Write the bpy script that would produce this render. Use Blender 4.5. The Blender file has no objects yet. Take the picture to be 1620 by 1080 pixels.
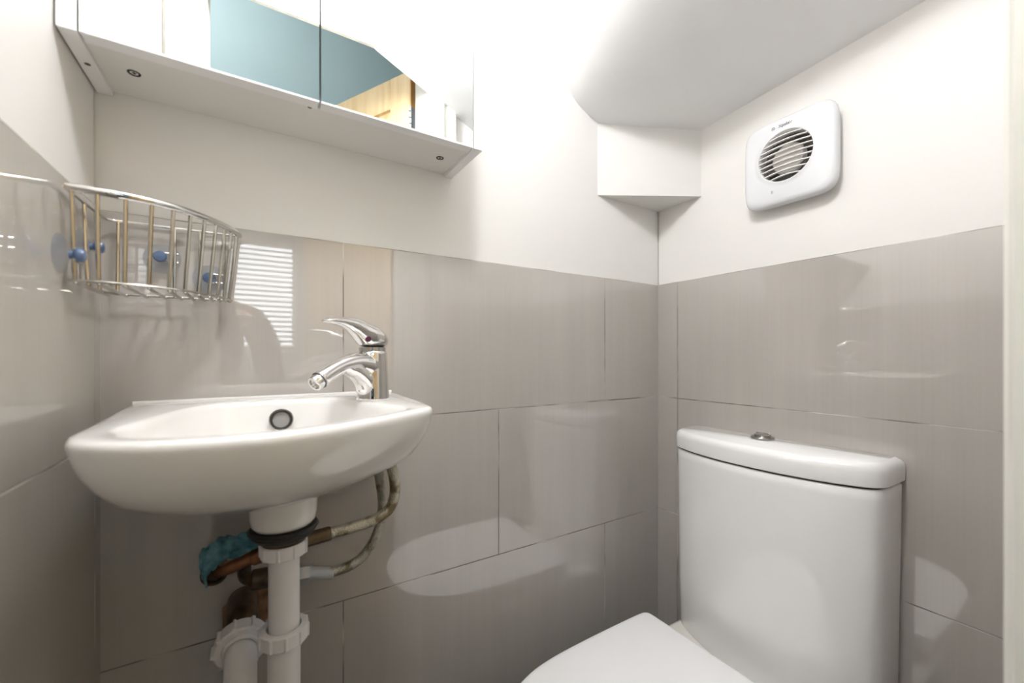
import bpy, bmesh, math, random
from mathutils import Vector, Matrix
random.seed(7)
SC = bpy.context.scene
COL = SC.collection
PI = math.pi
V = Vector

# ------------------------------------------------------------------ materials
def mat(name, color, rough=.5, metal=0.0, coat=0.0, emit=None, estr=0.0, trans=0.0, ior=1.5, alpha=1.0):
    m = bpy.data.materials.new(name); m.use_nodes = True
    b = m.node_tree.nodes['Principled BSDF']
    b.inputs['Base Color'].default_value = (*color, 1)
    b.inputs['Roughness'].default_value = rough
    b.inputs['Metallic'].default_value = metal
    b.inputs['Coat Weight'].default_value = coat
    b.inputs['Coat Roughness'].default_value = .03
    b.inputs['IOR'].default_value = ior
    b.inputs['Transmission Weight'].default_value = trans
    b.inputs['Alpha'].default_value = alpha
    if emit:
        b.inputs['Emission Color'].default_value = (*emit, 1)
        b.inputs['Emission Strength'].default_value = estr
    return m

def nd(m, typ, **kw):
    n = m.node_tree.nodes.new(typ)
    for k, v in kw.items(): setattr(n, k, v)
    return n

def link(m, a, b): m.node_tree.links.new(a, b)

def noise_color(m, c1, c2, scale, stretch=(1, 1, 1), detail=4, lo=.35, hi=.65, bump=0.0, bdist=.001):
    """procedural two-tone variation + optional bump, in object space"""
    b = m.node_tree.nodes['Principled BSDF']
    tc = nd(m, 'ShaderNodeTexCoord'); mp = nd(m, 'ShaderNodeMapping')
    mp.inputs['Scale'].default_value = stretch
    no = nd(m, 'ShaderNodeTexNoise'); no.inputs['Scale'].default_value = scale; no.inputs['Detail'].default_value = detail
    rp = nd(m, 'ShaderNodeValToRGB')
    rp.color_ramp.elements[0].position = lo; rp.color_ramp.elements[0].color = (*c1, 1)
    rp.color_ramp.elements[1].position = hi; rp.color_ramp.elements[1].color = (*c2, 1)
    link(m, tc.outputs['Object'], mp.inputs['Vector']); link(m, mp.outputs['Vector'], no.inputs['Vector'])
    link(m, no.outputs['Fac'], rp.inputs['Fac']); link(m, rp.outputs['Color'], b.inputs['Base Color'])
    if bump:
        bp = nd(m, 'ShaderNodeBump'); bp.inputs['Strength'].default_value = bump; bp.inputs['Distance'].default_value = bdist
        link(m, no.outputs['Fac'], bp.inputs['Height']); link(m, bp.outputs['Normal'], b.inputs['Normal'])
    return m

def tile_mat(name, axis, shift, offset):
    """polished large-format 60x30 stone-grey tiles with fine grout; axis = world axis running along the wall"""
    m = mat(name, (.4, .37, .34), .03, ior=2.1)
    b = m.node_tree.nodes['Principled BSDF']
    geo = nd(m, 'ShaderNodeNewGeometry'); sep = nd(m, 'ShaderNodeSeparateXYZ'); com = nd(m, 'ShaderNodeCombineXYZ')
    link(m, geo.outputs['Position'], sep.inputs[0])
    add = nd(m, 'ShaderNodeMath', operation='ADD'); add.inputs[1].default_value = shift
    link(m, sep.outputs[axis], add.inputs[0])
    addz = nd(m, 'ShaderNodeMath', operation='ADD'); addz.inputs[1].default_value = 0.0
    link(m, sep.outputs['Z'], addz.inputs[0])
    link(m, add.outputs[0], com.inputs['X']); link(m, addz.outputs[0], com.inputs['Y'])
    br = nd(m, 'ShaderNodeTexBrick'); br.offset = offset; br.offset_frequency = 2; br.squash = 1.0
    br.inputs['Scale'].default_value = 1.0
    br.inputs['Mortar Size'].default_value = .0011; br.inputs['Mortar Smooth'].default_value = .3
    br.inputs['Brick Width'].default_value = .6; br.inputs['Row Height'].default_value = .3
    br.inputs['Bias'].default_value = 0
    br.inputs['Color1'].default_value = TILE1; br.inputs['Color2'].default_value = TILE2
    link(m, com.outputs[0], br.inputs['Vector'])
    # grout: pale in places, dirty brown in others
    gn = nd(m, 'ShaderNodeTexNoise'); gn.inputs['Scale'].default_value = 9
    link(m, geo.outputs['Position'], gn.inputs['Vector'])
    gr = nd(m, 'ShaderNodeValToRGB')
    gr.color_ramp.elements[0].position = .45; gr.color_ramp.elements[0].color = (.10, .08, .065, 1)
    gr.color_ramp.elements[1].position = .6; gr.color_ramp.elements[1].color = (.5, .47, .44, 1)
    link(m, gn.outputs['Fac'], gr.inputs['Fac']); link(m, gr.outputs['Color'], br.inputs['Mortar'])
    # fine woven vertical/horizontal streaks in the glaze
    mp = nd(m, 'ShaderNodeMapping')
    mp.inputs['Scale'].default_value = (260, 260, 5) ; link(m, geo.outputs['Position'], mp.inputs['Vector'])
    n1 = nd(m, 'ShaderNodeTexNoise'); n1.inputs['Scale'].default_value = 1; n1.inputs['Detail'].default_value = 3
    link(m, mp.outputs[0], n1.inputs['Vector'])
    mp2 = nd(m, 'ShaderNodeMapping'); mp2.inputs['Scale'].default_value = (22, 22, 1.2); link(m, geo.outputs['Position'], mp2.inputs['Vector'])
    n2 = nd(m, 'ShaderNodeTexNoise'); n2.inputs['Scale'].default_value = 1; n2.inputs['Detail'].default_value = 2
    link(m, mp2.outputs[0], n2.inputs['Vector'])
    mx = nd(m, 'ShaderNodeMath', operation='MULTIPLY_ADD'); mx.inputs[1].default_value = .075; mx.inputs[2].default_value = .905
    link(m, n1.outputs['Fac'], mx.inputs[0])
    my = nd(m, 'ShaderNodeMath', operation='MULTIPLY_ADD'); my.inputs[1].default_value = .12; my.inputs[2].default_value = 0.0
    link(m, n2.outputs['Fac'], my.inputs[0])
    sm = nd(m, 'ShaderNodeMath', operation='ADD'); link(m, mx.outputs[0], sm.inputs[0]); link(m, my.outputs[0], sm.inputs[1])
    mul = nd(m, 'ShaderNodeVectorMath', operation='SCALE')
    link(m, br.outputs['Color'], mul.inputs[0]); link(m, sm.outputs[0], mul.inputs['Scale'])
    link(m, mul.outputs[0], b.inputs['Base Color'])
    rr = nd(m, 'ShaderNodeMath', operation='MULTIPLY_ADD'); rr.inputs[1].default_value = .5; rr.inputs[2].default_value = .025
    link(m, br.outputs['Fac'], rr.inputs[0]); link(m, rr.outputs[0], b.inputs['Roughness'])
    bp = nd(m, 'ShaderNodeBump', invert=True); bp.inputs['Strength'].default_value = .6; bp.inputs['Distance'].default_value = .001
    link(m, br.outputs['Fac'], bp.inputs['Height'])
    link(m, bp.outputs['Normal'], b.inputs['Normal'])
    return m

TILE1 = (.435, .408, .378, 1); TILE2 = (.45, .422, .391, 1)
M = {}
M['tile_back'] = tile_mat('tile_back', 'X', .197 + .6 * 4, .5)
M['tile_right'] = tile_mat('tile_right', 'Y', .0605 + .6 * 4, 0)
M['tile_left'] = tile_mat('tile_left', 'Y', .62 + .6 * 4, 0)
M['tile_front'] = tile_mat('tile_front', 'X', .35 + .6 * 4, .5)
M['paint'] = noise_color(mat('paint', (.8, .79, .77), .55), (.74, .725, .70), (.76, .745, .72), 3, bump=.03, bdist=.002)
M['ceiling_paint'] = noise_color(mat('ceiling_paint', (.8, .8, .8), .6), (.81, .81, .815), (.83, .83, .835), 9, bump=.12, bdist=.003)
M['gloss_trim'] = mat('gloss_trim', (.74, .73, .67), .25)
M['blue_paint'] = noise_color(mat('blue_paint', (.2, .4, .5), .6), (.46, .63, .69), (.50, .66, .72), 2)
M['hall_white'] = mat('hall_white', (.6, .59, .57), .6)
M['floor'] = noise_color(mat('floor', (.1, .09, .08), .45), (.022, .019, .015), (.045, .038, .03), 14)
M['laminate'] = noise_color(mat('laminate', (.78, .77, .74), .35), (.74, .73, .70), (.77, .76, .73), 2)
M['laminate_white'] = mat('laminate_white', (.84, .84, .84), .3)
M['mirror'] = mat('mirror', (.93, .95, .95), .0, 1.0)
M['mirror_edge'] = mat('mirror_edge', (.35, .42, .43), .15, .3)
M['ceramic'] = mat('ceramic', (.82, .81, .79), .12, coat=.6)
M['ceramic_toilet'] = mat('ceramic_toilet', (.86, .86, .86), .07, coat=.5)
M['plastic_white'] = mat('plastic_white', (.80, .80, .81), .28)
M['seat_plastic'] = mat('seat_plastic', (.84, .84, .85), .25)
M['pan_cream'] = mat('pan_cream', (.78, .76, .71), .15, coat=.4)
M['pipe_white'] = noise_color(mat('pipe_white', (.78, .77, .78), .35), (.72, .71, .71), (.80, .79, .80), 12)
M['chrome'] = mat('chrome', (.80, .79, .78), .04, 1.0)
M['chrome_dull'] = mat('chrome_dull', (.55, .54, .52), .22, 1.0)
M['wire'] = mat('wire', (.50, .48, .44), .15, 1.0)
M['rim_metal'] = mat('rim_metal', (.66, .65, .63), .06, 1.0)
M['cover_grey'] = mat('cover_grey', (.30, .29, .28), .35)
M['button_metal'] = mat('button_metal', (.40, .39, .37), .15, 1.0)
M['hinge_steel'] = mat('hinge_steel', (.42, .43, .44), .35, .3)
M['black_rubber'] = mat('black_rubber', (.012, .011, .01), .45)
M['dark_hole'] = mat('dark_hole', (.02, .018, .015), .7)
M['dark_gap'] = mat('dark_gap', (.03, .028, .026), .7)
M['copper'] = noise_color(mat('copper', (.2, .1, .05), .4, .8), (.10, .045, .025), (.34, .16, .08), 30)
M['brass_dark'] = noise_color(mat('brass_dark', (.1, .07, .04), .4, .7), (.05, .035, .025), (.16, .11, .06), 40)
M['rust'] = noise_color(mat('rust', (.2, .1, .05), .9), (.10, .055, .03), (.34, .19, .10), 35, bump=.6, bdist=.004)
M['cloth'] = noise_color(mat('cloth', (.1, .35, .42), .85), (.025, .11, .15), (.14, .32, .38), 70, bump=.7, bdist=.002)
M['pine'] = noise_color(mat('pine', (.8, .6, .3), .4), (.70, .50, .26), (.84, .66, .40), 6, stretch=(6, 6, .6), lo=.3, hi=.7)
M['pine_edge'] = noise_color(mat('pine_edge', (.7, .4, .15), .4), (.55, .28, .08), (.72, .42, .16), 6, stretch=(8, 8, .6))
M['fan_white'] = mat('fan_white', (.70, .71, .73), .18)
M['fan_slat'] = mat('fan_slat', (.74, .71, .68), .3)
M['fan_grey'] = mat('fan_grey', (.10, .095, .09), .5)
M['print_grey'] = mat('print_grey', (.20, .20, .21), .5)
M['suction'] = mat('suction', (.80, .86, .95), .08, trans=.9, ior=1.35, alpha=.5)
M['suction_blue'] = mat('suction_blue', (.16, .24, .42), .1, trans=.4, ior=1.45)
M['red_dot'] = mat('red_dot', (.10, .01, .05), .3)
M['blind'] = mat('blind', (.80, .80, .80), .5, trans=0)
M['lamp_glass'] = mat('lamp_glass', (.9, .9, .88), .3, emit=(.985, .985, 1), estr=76)
M['hall_lamp'] = mat('hall_lamp', (.9, .9, .88), .3, emit=(1, .97, .93), estr=27)
M['glass'] = mat('glass', (1, 1, 1), 0, trans=1, ior=1.02)

def braid_mat(name, c1, c2):
    m = mat(name, c1, .38, .75)
    b = m.node_tree.nodes['Principled BSDF']
    tc = nd(m, 'ShaderNodeTexCoord')
    vo = nd(m, 'ShaderNodeTexVoronoi'); vo.inputs['Scale'].default_value = 420
    no = nd(m, 'ShaderNodeTexNoise'); no.inputs['Scale'].default_value = 45
    link(m, tc.outputs['Object'], vo.inputs['Vector']); link(m, tc.outputs['Object'], no.inputs['Vector'])
    rp = nd(m, 'ShaderNodeValToRGB'); rp.color_ramp.elements[0].color = (*c2, 1); rp.color_ramp.elements[1].color = (*c1, 1)
    rp.color_ramp.elements[0].position = .36; rp.color_ramp.elements[1].position = .56
    link(m, no.outputs['Fac'], rp.inputs['Fac']); link(m, rp.outputs['Color'], b.inputs['Base Color'])
    bp = nd(m, 'ShaderNodeBump'); bp.inputs['Strength'].default_value = .8; bp.inputs['Distance'].default_value = .001
    link(m, vo.outputs['Distance'], bp.inputs['Height']); link(m, bp.outputs['Normal'], b.inputs['Normal'])
    return m
M['braid'] = braid_mat('braid', (.62, .58, .47), (.24, .19, .11))
M['braid_grey'] = braid_mat('braid_grey', (.50, .48, .42), (.20, .16, .10))

# ------------------------------------------------------------------ mesh helpers
def wloc(o):
    p = V((0, 0, 0))
    while o: p = p + o.location; o = o.parent
    return p

def obj(name, bm, m, parent=None, smooth=True, kind=None, label=None, origin=None, angle=40):
    """link a bmesh (world coordinates) as ONE mesh object; its origin sits at its parent's base"""
    o0 = wloc(parent) if parent else (V(origin) if origin else V((0, 0, 0)))
    bmesh.ops.translate(bm, verts=bm.verts, vec=-o0)
    bmesh.ops.recalc_face_normals(bm, faces=bm.faces)
    me = bpy.data.meshes.new(name); bm.to_mesh(me); bm.free()
    for mm in (m if isinstance(m, (list, tuple)) else [m]): me.materials.append(mm)
    if smooth:
        for p in me.polygons: p.use_smooth = True
        try: me.set_sharp_from_angle(angle=math.radians(angle))
        except Exception: pass
    o = bpy.data.objects.new(name, me); COL.objects.link(o)
    if parent: o.parent = parent
    else: o.location = o0
    if kind: o['kind'] = kind
    if label: o['label'] = label
    return o

def thing(name, label, cat, loc=(0, 0, 0), group=None):
    o = bpy.data.objects.new(name, None); COL.objects.link(o); o.location = loc; o.empty_display_size = .05
    o['label'] = label; o['category'] = cat
    if group: o['group'] = group
    return o

def tag(o, label, cat, group=None):
    o['label'] = label; o['category'] = cat
    if group: o['group'] = group
    return o

def BM(): return bmesh.new()

def box(bm, x0, x1, y0, y1, z0, z1, bev=0.0, seg=2, mi=0):
    r = bmesh.ops.create_cube(bm, size=1.0)
    vs = r['verts']
    for v in vs:
        v.co = V(((x0 + x1) / 2 + v.co.x * (x1 - x0), (y0 + y1) / 2 + v.co.y * (y1 - y0), (z0 + z1) / 2 + v.co.z * (z1 - z0)))
    fs = set(f for v in vs for f in v.link_faces)
    for f in fs: f.material_index = mi
    if bev:
        es = list(set(e for v in vs for e in v.link_edges))
        bmesh.ops.bevel(bm, geom=es, offset=bev, segments=seg, profile=.5, affect='EDGES', clamp_overlap=True)

def prism(bm, pts, z0, z1):
    """vertical prism from plan points"""
    loft(bm, [[V((p[0], p[1], z0)) for p in pts], [V((p[0], p[1], z1)) for p in pts]])

def loft(bm, rings, closed=True, cap0=True, cap1=True, mi=0):
    vr = [[bm.verts.new(p) for p in r] for r in rings]
    n = len(vr[0])
    for a, b in zip(vr[:-1], vr[1:]):
        for i in range(n if closed else n - 1):
            j = (i + 1) % n
            f = bm.faces.new((a[i], a[j], b[j], b[i])); f.material_index = mi
    if closed and cap0: bm.faces.new(list(reversed(vr[0]))).material_index = mi
    if closed and cap1: bm.faces.new(vr[-1]).material_index = mi
    return vr

def catmull(pts, n=8, closed=False):
    P = [V(p) for p in pts]; out = []
    m = len(P)
    rng = range(m if closed else m - 1)
    for i in rng:
        if closed: p0, p1, p2, p3 = P[(i - 1) % m], P[i], P[(i + 1) % m], P[(i + 2) % m]
        else: p0, p1, p2, p3 = P[max(i - 1, 0)], P[i], P[i + 1], P[min(i + 2, m - 1)]
        for k in range(n):
            t = k / n
            out.append(.5 * ((2 * p1) + (p2 - p0) * t + (2 * p0 - 5 * p1 + 4 * p2 - p3) * t * t + (3 * p1 - p0 - 3 * p2 + p3) * t ** 3))
    if not closed: out.append(P[-1])
    return out

def tube(bm, pts, r, seg=12, closed=False, caps=True, flat=1.0):
    P = [V(p) for p in pts]; n = len(P)
    R = r if isinstance(r, (list, tuple)) else [r] * n
    T = []
    for i in range(n):
        if closed: t = P[(i + 1) % n] - P[(i - 1) % n]
        else: t = P[min(i + 1, n - 1)] - P[max(i - 1, 0)]
        T.append(t.normalized())
    up = V((0, 0, 1)) if abs(T[0].z) < .9 else V((0, 1, 0))
    u = T[0].cross(up).normalized(); rings = []
    for i in range(n):
        u = (u - T[i] * u.dot(T[i])).normalized(); w = T[i].cross(u)
        rings.append([P[i] + (u * math.cos(2 * PI * k / seg) + w * math.sin(2 * PI * k / seg) * flat) * R[i] for k in range(seg)])
    if closed: rings.append(rings[0])
    if closed:
        vr = [[bm.verts.new(p) for p in q] for q in rings[:-1]]
        for i in range(n):
            a, b = vr[i], vr[(i + 1) % n]
            for k in range(seg): bm.faces.new((a[k], a[(k + 1) % seg], b[(k + 1) % seg], b[k]))
    else: loft(bm, rings, True, caps, caps)

def frame_from(axis):
    a = V(axis).normalized(); up = V((0, 0, 1)) if abs(a.z) < .9 else V((1, 0, 0))
    u = a.cross(up).normalized(); return a, u, a.cross(u)

def lathe(bm, prof, center, axis=(0, 0, 1), seg=48, cap0=True, cap1=True, mi=0):
    """prof: list of (radius, height along axis)"""
    a, u, w = frame_from(axis); c = V(center)
    rings = [[c + a * h + (u * math.cos(2 * PI * k / seg) + w * math.sin(2 * PI * k / seg)) * max(r, 1e-5) for k in range(seg)] for r, h in prof]
    return loft(bm, rings, True, cap0, cap1, mi)

def ring_torus(bm, center, axis, R, r, seg=32, s2=8):
    a, u, w = frame_from(axis); c = V(center)
    tube(bm, [c + (u * math.cos(2 * PI * k / seg) + w * math.sin(2 * PI * k / seg)) * R for k in range(seg)], r, s2, closed=True)

def nut_profile(bm, center, axis, r_in, r_out, h, lobes=10, ridge=.002, seg=120, cham=.002):
    """round compression nut with grip ridges, open bore"""
    a, u, w = frame_from(axis); c = V(center)
    def rr(k, R):
        t = (k / seg * lobes) % 1.0
        return R + (ridge if t < .16 else 0)
    def ring(R, hh, rib): return [c + a * hh + (u * math.cos(2 * PI * k / seg) + w * math.sin(2 * PI * k / seg)) * (rr(k, R) if rib else R) for k in range(seg)]
    rings = [ring(r_in, 0, 0), ring(r_out - cham, 0, 0), ring(r_out, cham, 1), ring(r_out, h - cham, 1), ring(r_out - cham, h, 0), ring(r_in, h, 0)]
    loft(bm, rings, True, False, False)
    loft(bm, [ring(r_in, h, 0), ring(r_in, 0, 0)], True, False, False)

def offset_poly(poly, d):
    n = len(poly); out = []
    area = sum(poly[i][0] * poly[(i + 1) % n][1] - poly[(i + 1) % n][0] * poly[i][1] for i in range(n))
    s = 1 if area > 0 else -1
    for i in range(n):
        a, b, c = V(poly[i - 1]).to_2d(), V(poly[i]).to_2d(), V(poly[(i + 1) % n]).to_2d()
        e1 = (b - a).normalized(); e2 = (c - b).normalized()
        n1 = V((-e1.y, e1.x)); n2 = V((-e2.y, e2.x)); m = (n1 + n2)
        m = m / max(.4, m.dot(n1)) if m.length > 1e-6 else n1
        out.append(b + m * d * s)
    return out

def round_poly(pts, radii, seg=8):
    """plan polygon with rounded corners"""
    out = []; n = len(pts)
    for i in range(n):
        p = V(pts[i]); a = V(pts[i - 1]); b = V(pts[(i + 1) % n]); r = radii[i] if isinstance(radii, (list, tuple)) else radii
        if r <= 0: out.append(p); continue
        da = (a - p).normalized(); db = (b - p).normalized()
        p0 = p + da * r; p1 = p + db * r
        for k in range(seg + 1):
            t = k / seg
            out.append(p0 * (1 - t) ** 2 + p * 2 * t * (1 - t) + p1 * t * t)
    return out

# ------------------------------------------------------------------ the shell
def wall_mesh(name, axis, lo, hi, face, out, mats, top=2.45, tile_h=1.2, step=.003, thick=.12):
    """wall with polished tile to 1.2 m and a painted face set back a hair above"""
    bm = BM()
    prof = [(0, 0), (0, tile_h), (step, tile_h), (step, top), (thick, top), (thick, 0)]
    rings = []
    for t in (lo, hi):
        if axis == 'x': rings.append([V((t, face + out * d, z)) for d, z in prof])
        else: rings.append([V((face + out * d, t, z)) for d, z in prof])
    loft(bm, rings)
    bm.faces.ensure_lookup_table()
    for f in bm.faces:
        c = f.calc_center_median(); d = (c.y - face) * out if axis == 'x' else (c.x - face) * out
        f.material_index = 1 if (c.z < tile_h + .001 and d < step) else 0
    return obj(name, bm, mats, smooth=False, kind='structure')

XL = -1.092
wall_mesh('wall_back', 'x', XL - .13, .123, 0, 1, [M['paint'], M['tile_back']])
wall_mesh('wall_right', 'y', -.685, 0, 0, 1, [M['paint'], M['tile_right']])
wall_mesh('wall_left', 'y', -.685, 0, XL, -1, [M['paint'], M['tile_left']], step=.006)

bm = BM(); box(bm, -2.0, .75, -1.9, .12, -.05, 0)
obj('floor', bm, M['floor'], smooth=False, kind='structure')

# ceiling: underside of winding stairs, a twisted soffit lofted from the back wall to the door wall
A = [(.13, 1.535), (-.0, 1.553), (-.12, 1.562), (-.215, 1.575), (-.28, 1.60), (-.315, 1.635), (-.345, 1.695), (-.40, 1.80), (-.50, 1.985), (-.62, 2.13), (-.80, 2.19), (-1.22, 2.20)]
Cc = [(.13, 1.57), (-.0, 1.598), (-.15, 1.637), (-.25, 1.68), (-.362, 1.732), (-.45, 1.772), (-.55, 1.818), (-.644, 1.862), (-.75, 1.915), (-.86, 1.97), (-.98, 2.02), (-1.22, 2.07)]
bm = BM(); rings = []
N = 24
for k in range(N + 1):
    t = k / N; y = .06 + (-.685 - .06) * t
    tt = max(0, (0 - y) / .685)
    row = [V((a[0] * (1 - tt) + c[0] * tt, y, a[1] * (1 - tt) + c[1] * tt)) for a, c in zip(A, Cc)]
    rings.append(catmull(row, 4))
loft(bm, rings, closed=False)
top = [[p + V((0, 0, .05)) for p in r] for r in rings]
loft(bm, top, closed=False)
obj('ceiling', bm, M['ceiling_paint'], kind='structure', angle=80)

# boxed-in corner post under the soffit
bm = BM(); prism(bm, [(-.2187, .003), (.003, .003), (.003, -.1255)], 1.3995, 1.62)
obj('trim_1', bm, M['paint'], smooth=False, kind='structure')

# door wall with the clipped opening
bm = BM()
def slab_xz(bm, pts, y0, y1, mi=0):
    loft(bm, [[V((p[0], y0, p[1])) for p in pts], [V((p[0], y1, p[1])) for p in pts]], mi=mi)
slab_xz(bm, [(-2.0, 0), (-1.023, 0), (-1.023, 2.75), (-2.0, 2.75)], -.685, -.80)
slab_xz(bm, [(-.49, 0), (.75, 0), (.75, 2.75), (-.49, 2.75)], -.685, -.80)
slab_xz(bm, [(-1.023, 1.90), (-.644, 1.90), (-.49, 1.83), (-.49, 2.75), (-1.023, 2.75)], -.685, -.705)
obj('wall_front', bm, M['paint'], smooth=False, kind='structure')
bm = BM(); box(bm, -.395, 0, -.685, -.682, 0, 1.2)
obj('trim_2', bm, M['tile_front'], smooth=False, kind='structure')

def architrave(name, pts_bottom_top, axis='v'):
    pass
PROF = [(0, 0), (0, .010), (.006, .013), (.022, .013), (.026, .018), (.044, .0185), (.050, .012), (.057, .0115), (.062, .016), (.083, .016), (.085, .014), (.085, 0)]
# right architrave (runs up into the sloping soffit)
bm = BM(); lo_, hi_ = [], []
for u, d in PROF:
    x = -.49 + u; lo_.append(V((x, -.685 + d, 0))); hi_.append(V((x, -.685 + d, 1.86 - u * .45)))
loft(bm, [lo_, hi_]); obj('trim_3', bm, M['gloss_trim'], kind='structure', angle=25)
bm = BM(); lo_, hi_ = [], []
for u, d in PROF:
    x = -1.023 - u * .80; lo_.append(V((x, -.685 + d, 0))); hi_.append(V((x, -.685 + d, 1.863 + u)))
loft(bm, [lo_, hi_]); obj('trim_4', bm, M['gloss_trim'], kind='structure', angle=25)
bm = BM(); lo_, hi_ = [], []
for u, d in PROF:
    lo_.append(V((-1.023 - u * .8, -.685 + d, 1.863 + u))); hi_.append(V((-.60, -.685 + d, 1.863 + u)))
loft(bm, [lo_, hi_]); obj('trim_5', bm, M['gloss_trim'], kind='structure', angle=25)

# ------------------------------------------------------------------ hallway behind the camera
YB = -1.75
WX0, WX1, WZ0, WZ1 = -1.24, -.725, 1.01, 1.635
bm = BM()
for a in ((-2.0, WX0, 0, 3.0), (WX1, .75, 0, 3.0), (WX0, WX1, 0, WZ0), (WX0, WX1, WZ1, 3.0)):
    box(bm, a[0], a[1], YB - .12, YB, a[2], a[3])
obj('wall_hall_far', bm, M['blue_paint'], smooth=False, kind='structure')
bm = BM(); box(bm, -2.1, -2.0, -1.87, -.685, 0, 3.0); obj('wall_hall_left', bm, M['hall_white'], smooth=False, kind='structure')
bm = BM(); box(bm, .75, .85, -1.87, -.685, 0, 3.0); obj('wall_hall_right', bm, M['hall_white'], smooth=False, kind='structure')
bm = BM(); box(bm, -2.1, .85, -1.87, -.685, 2.9, 3.0); obj('ceiling_hall', bm, M['hall_white'], smooth=False, kind='structure')
bm = BM(); box(bm, -2.0, .75, -.80, -.685, 2.75, 2.9); obj('wall_hall_header', bm, M['hall_white'], smooth=False, kind='structure')
w = None
bm = BM()
fw = .04
box(bm, WX0, WX0 + fw, YB - .10, YB - .05, WZ0, WZ1); box(bm, WX1 - fw, WX1, YB - .10, YB - .05, WZ0, WZ1)
box(bm, WX0 + fw, WX1 - fw, YB - .10, YB - .05, WZ0, WZ0 + fw); box(bm, WX0 + fw, WX1 - fw, YB - .10, YB - .05, WZ1 - fw, WZ1)
w = obj('window_1', bm, M['gloss_trim'], smooth=False, kind='structure')
bm = BM(); box(bm, WX0 + fw, WX1 - fw, YB - .078, YB - .074, WZ0 + fw, WZ1 - fw)
obj('window_pane', bm, M['glass'], w, smooth=False)

vb = thing('venetian_blind', 'white venetian blind hanging in the hall window, reflected in the grey wall tiles', 'blind', ((WX0 + WX1) / 2, YB - .02, WZ0))
bm = BM(); box(bm, WX0 + .006, WX1 - .006, YB - .04, YB - .005, WZ1 - .03, WZ1 - .002, .003)
obj('head_rail', bm, M['blind'], vb)
ns = 22
for i in range(ns):
    z = WZ0 + .02 + i * (WZ1 - .05 - WZ0 - .02) / (ns - 1)
    bm = BM(); y0 = YB - .022; hw = .011; dz = .0075
    loft(bm, [[V((x, y0 + hw, z - dz)), V((x, y0, z + .0015)), V((x, y0 - hw, z + dz)), V((x, y0 - hw, z + dz + .0008)), V((x, y0, z + .0023)), V((x, y0 + hw, z - dz + .0008))] for x in (WX0 + .01, WX1 - .01)])
    obj('slat', bm, M['blind'], vb, smooth=False)

hl = thing('hall_ceiling_light', 'round opal flush light on the hall ceiling behind the doorway', 'light', (-1.32, -1.13, 2.9))
bm = BM(); lathe(bm, [(.15, 0), (.15, -.02), (.14, -.025)], (-1.32, -1.13, 2.9)); obj('base', bm, M['plastic_white'], hl)
bm = BM(); lathe(bm, [(.135, -.025), (.13, -.05), (.10, -.075), (.05, -.088), (.0, -.09)], (-1.32, -1.13, 2.9), cap1=False); obj('diffuser', bm, M['hall_lamp'], hl)

# open pine door, hinged on the right jamb, swung into the hall
HX, HY = -.497, -.822
dd = V((-.475, -.88, 0)).normalized(); dn = V((-dd.y, dd.x, 0)) # dn: to the door's room side
if dn.y < 0: dn = -dn
dr = thing('pine_door', 'honey pine panelled door standing open, seen in the cabinet mirror', 'door', (HX, HY, 0))
def dbox(bm, u0, u1, d0, d1, z0, z1, bev=.0015):
    b2 = BM(); box(b2, u0, u1, d0, d1, z0, z1, bev)
    mt = Matrix.Translation(V((HX, HY, 0))) @ Matrix(((dd.x, dn.x, 0, 0), (dd.y, dn.y, 0, 0), (0, 0, 1, 0), (0, 0, 0, 1)))
    bmesh.ops.transform(b2, matrix=mt, verts=b2.verts)
    me = bpy.data.meshes.new('t'); b2.to_mesh(me); b2.free(); bm.from_mesh(me); bpy.data.meshes.remove(me)
DW, DT, DH = .54, .04, 1.94
bm = BM(); dbox(bm, .004, .095, -DT, 0, .01, DH); obj('stile', bm, M['pine'], dr, smooth=False)
bm = BM(); dbox(bm, DW - .095, DW, -DT, 0, .01, DH); obj('stile', bm, M['pine'], dr, smooth=False)
for z0, z1 in ((DH - .10, DH), (1.02, 1.16), (.01, .2)):
    bm = BM(); dbox(bm, .095, DW - .095, -DT, -.0005, z0, z1); obj('rail', bm, M['pine'], dr, smooth=False)
for z0, z1 in ((1.16, DH - .10), (.2, 1.02)):
    bm = BM(); dbox(bm, .095, DW - .095, -DT + .012, -.012, z0, z1); dbox(bm, .125, DW - .125, -DT + .005, -.006, z0 + .03, z1 - .03, .005)
    obj('panel', bm, M['pine'], dr, smooth=False)
bm = BM(); dbox(bm, .0025, .0042, -DT + .002, -.002, .01, DH - .002, 0); obj('door_edge', bm, M['pine_edge'], dr, smooth=False, label='darker orange door edge')
for z in (1.72, .25):
    bm = BM(); dbox(bm, .0005, .0028, -.034, -.002, z, z + .10, 0)
    for k in range(5): 
        z0 = z + k * .02
        lathe(bm, [(.004, z0 + .001), (.0055, z0 + .002), (.0055, z0 + .018), (.004, z0 + .019)], (HX - .004, HY + .003, 0), seg=16)
    obj('hinge', bm, M['hinge_steel'], dr, label='steel butt hinge')

# ------------------------------------------------------------------ lamp inside the closet
LX, LY, LZ = -.76, -.49, 1.875
pl = thing('pendant_light', 'small round opal bulb lamp hanging from the soffit above the basin', 'light', (LX, LY, LZ))
bm = BM(); lathe(bm, [(.012, .052), (.03, .046), (.046, .03), (.054, .008), (.055, -.005), (.05, -.025), (.036, -.042), (.015, -.053), (.0, -.055)], (LX, LY, LZ), cap0=True, cap1=False)
obj('globe', bm, M['lamp_glass'], pl)
bm = BM(); lathe(bm, [(.018, .05), (.019, .06), (.016, .085), (.006, .092)], (LX, LY, LZ)); obj('lamp_holder', bm, M['plastic_white'], pl)
bm = BM(); tube(bm, [(LX, LY, LZ + .09), (LX, LY, 2.10)], .003, 8); obj('cord', bm, M['plastic_white'], pl)

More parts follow.
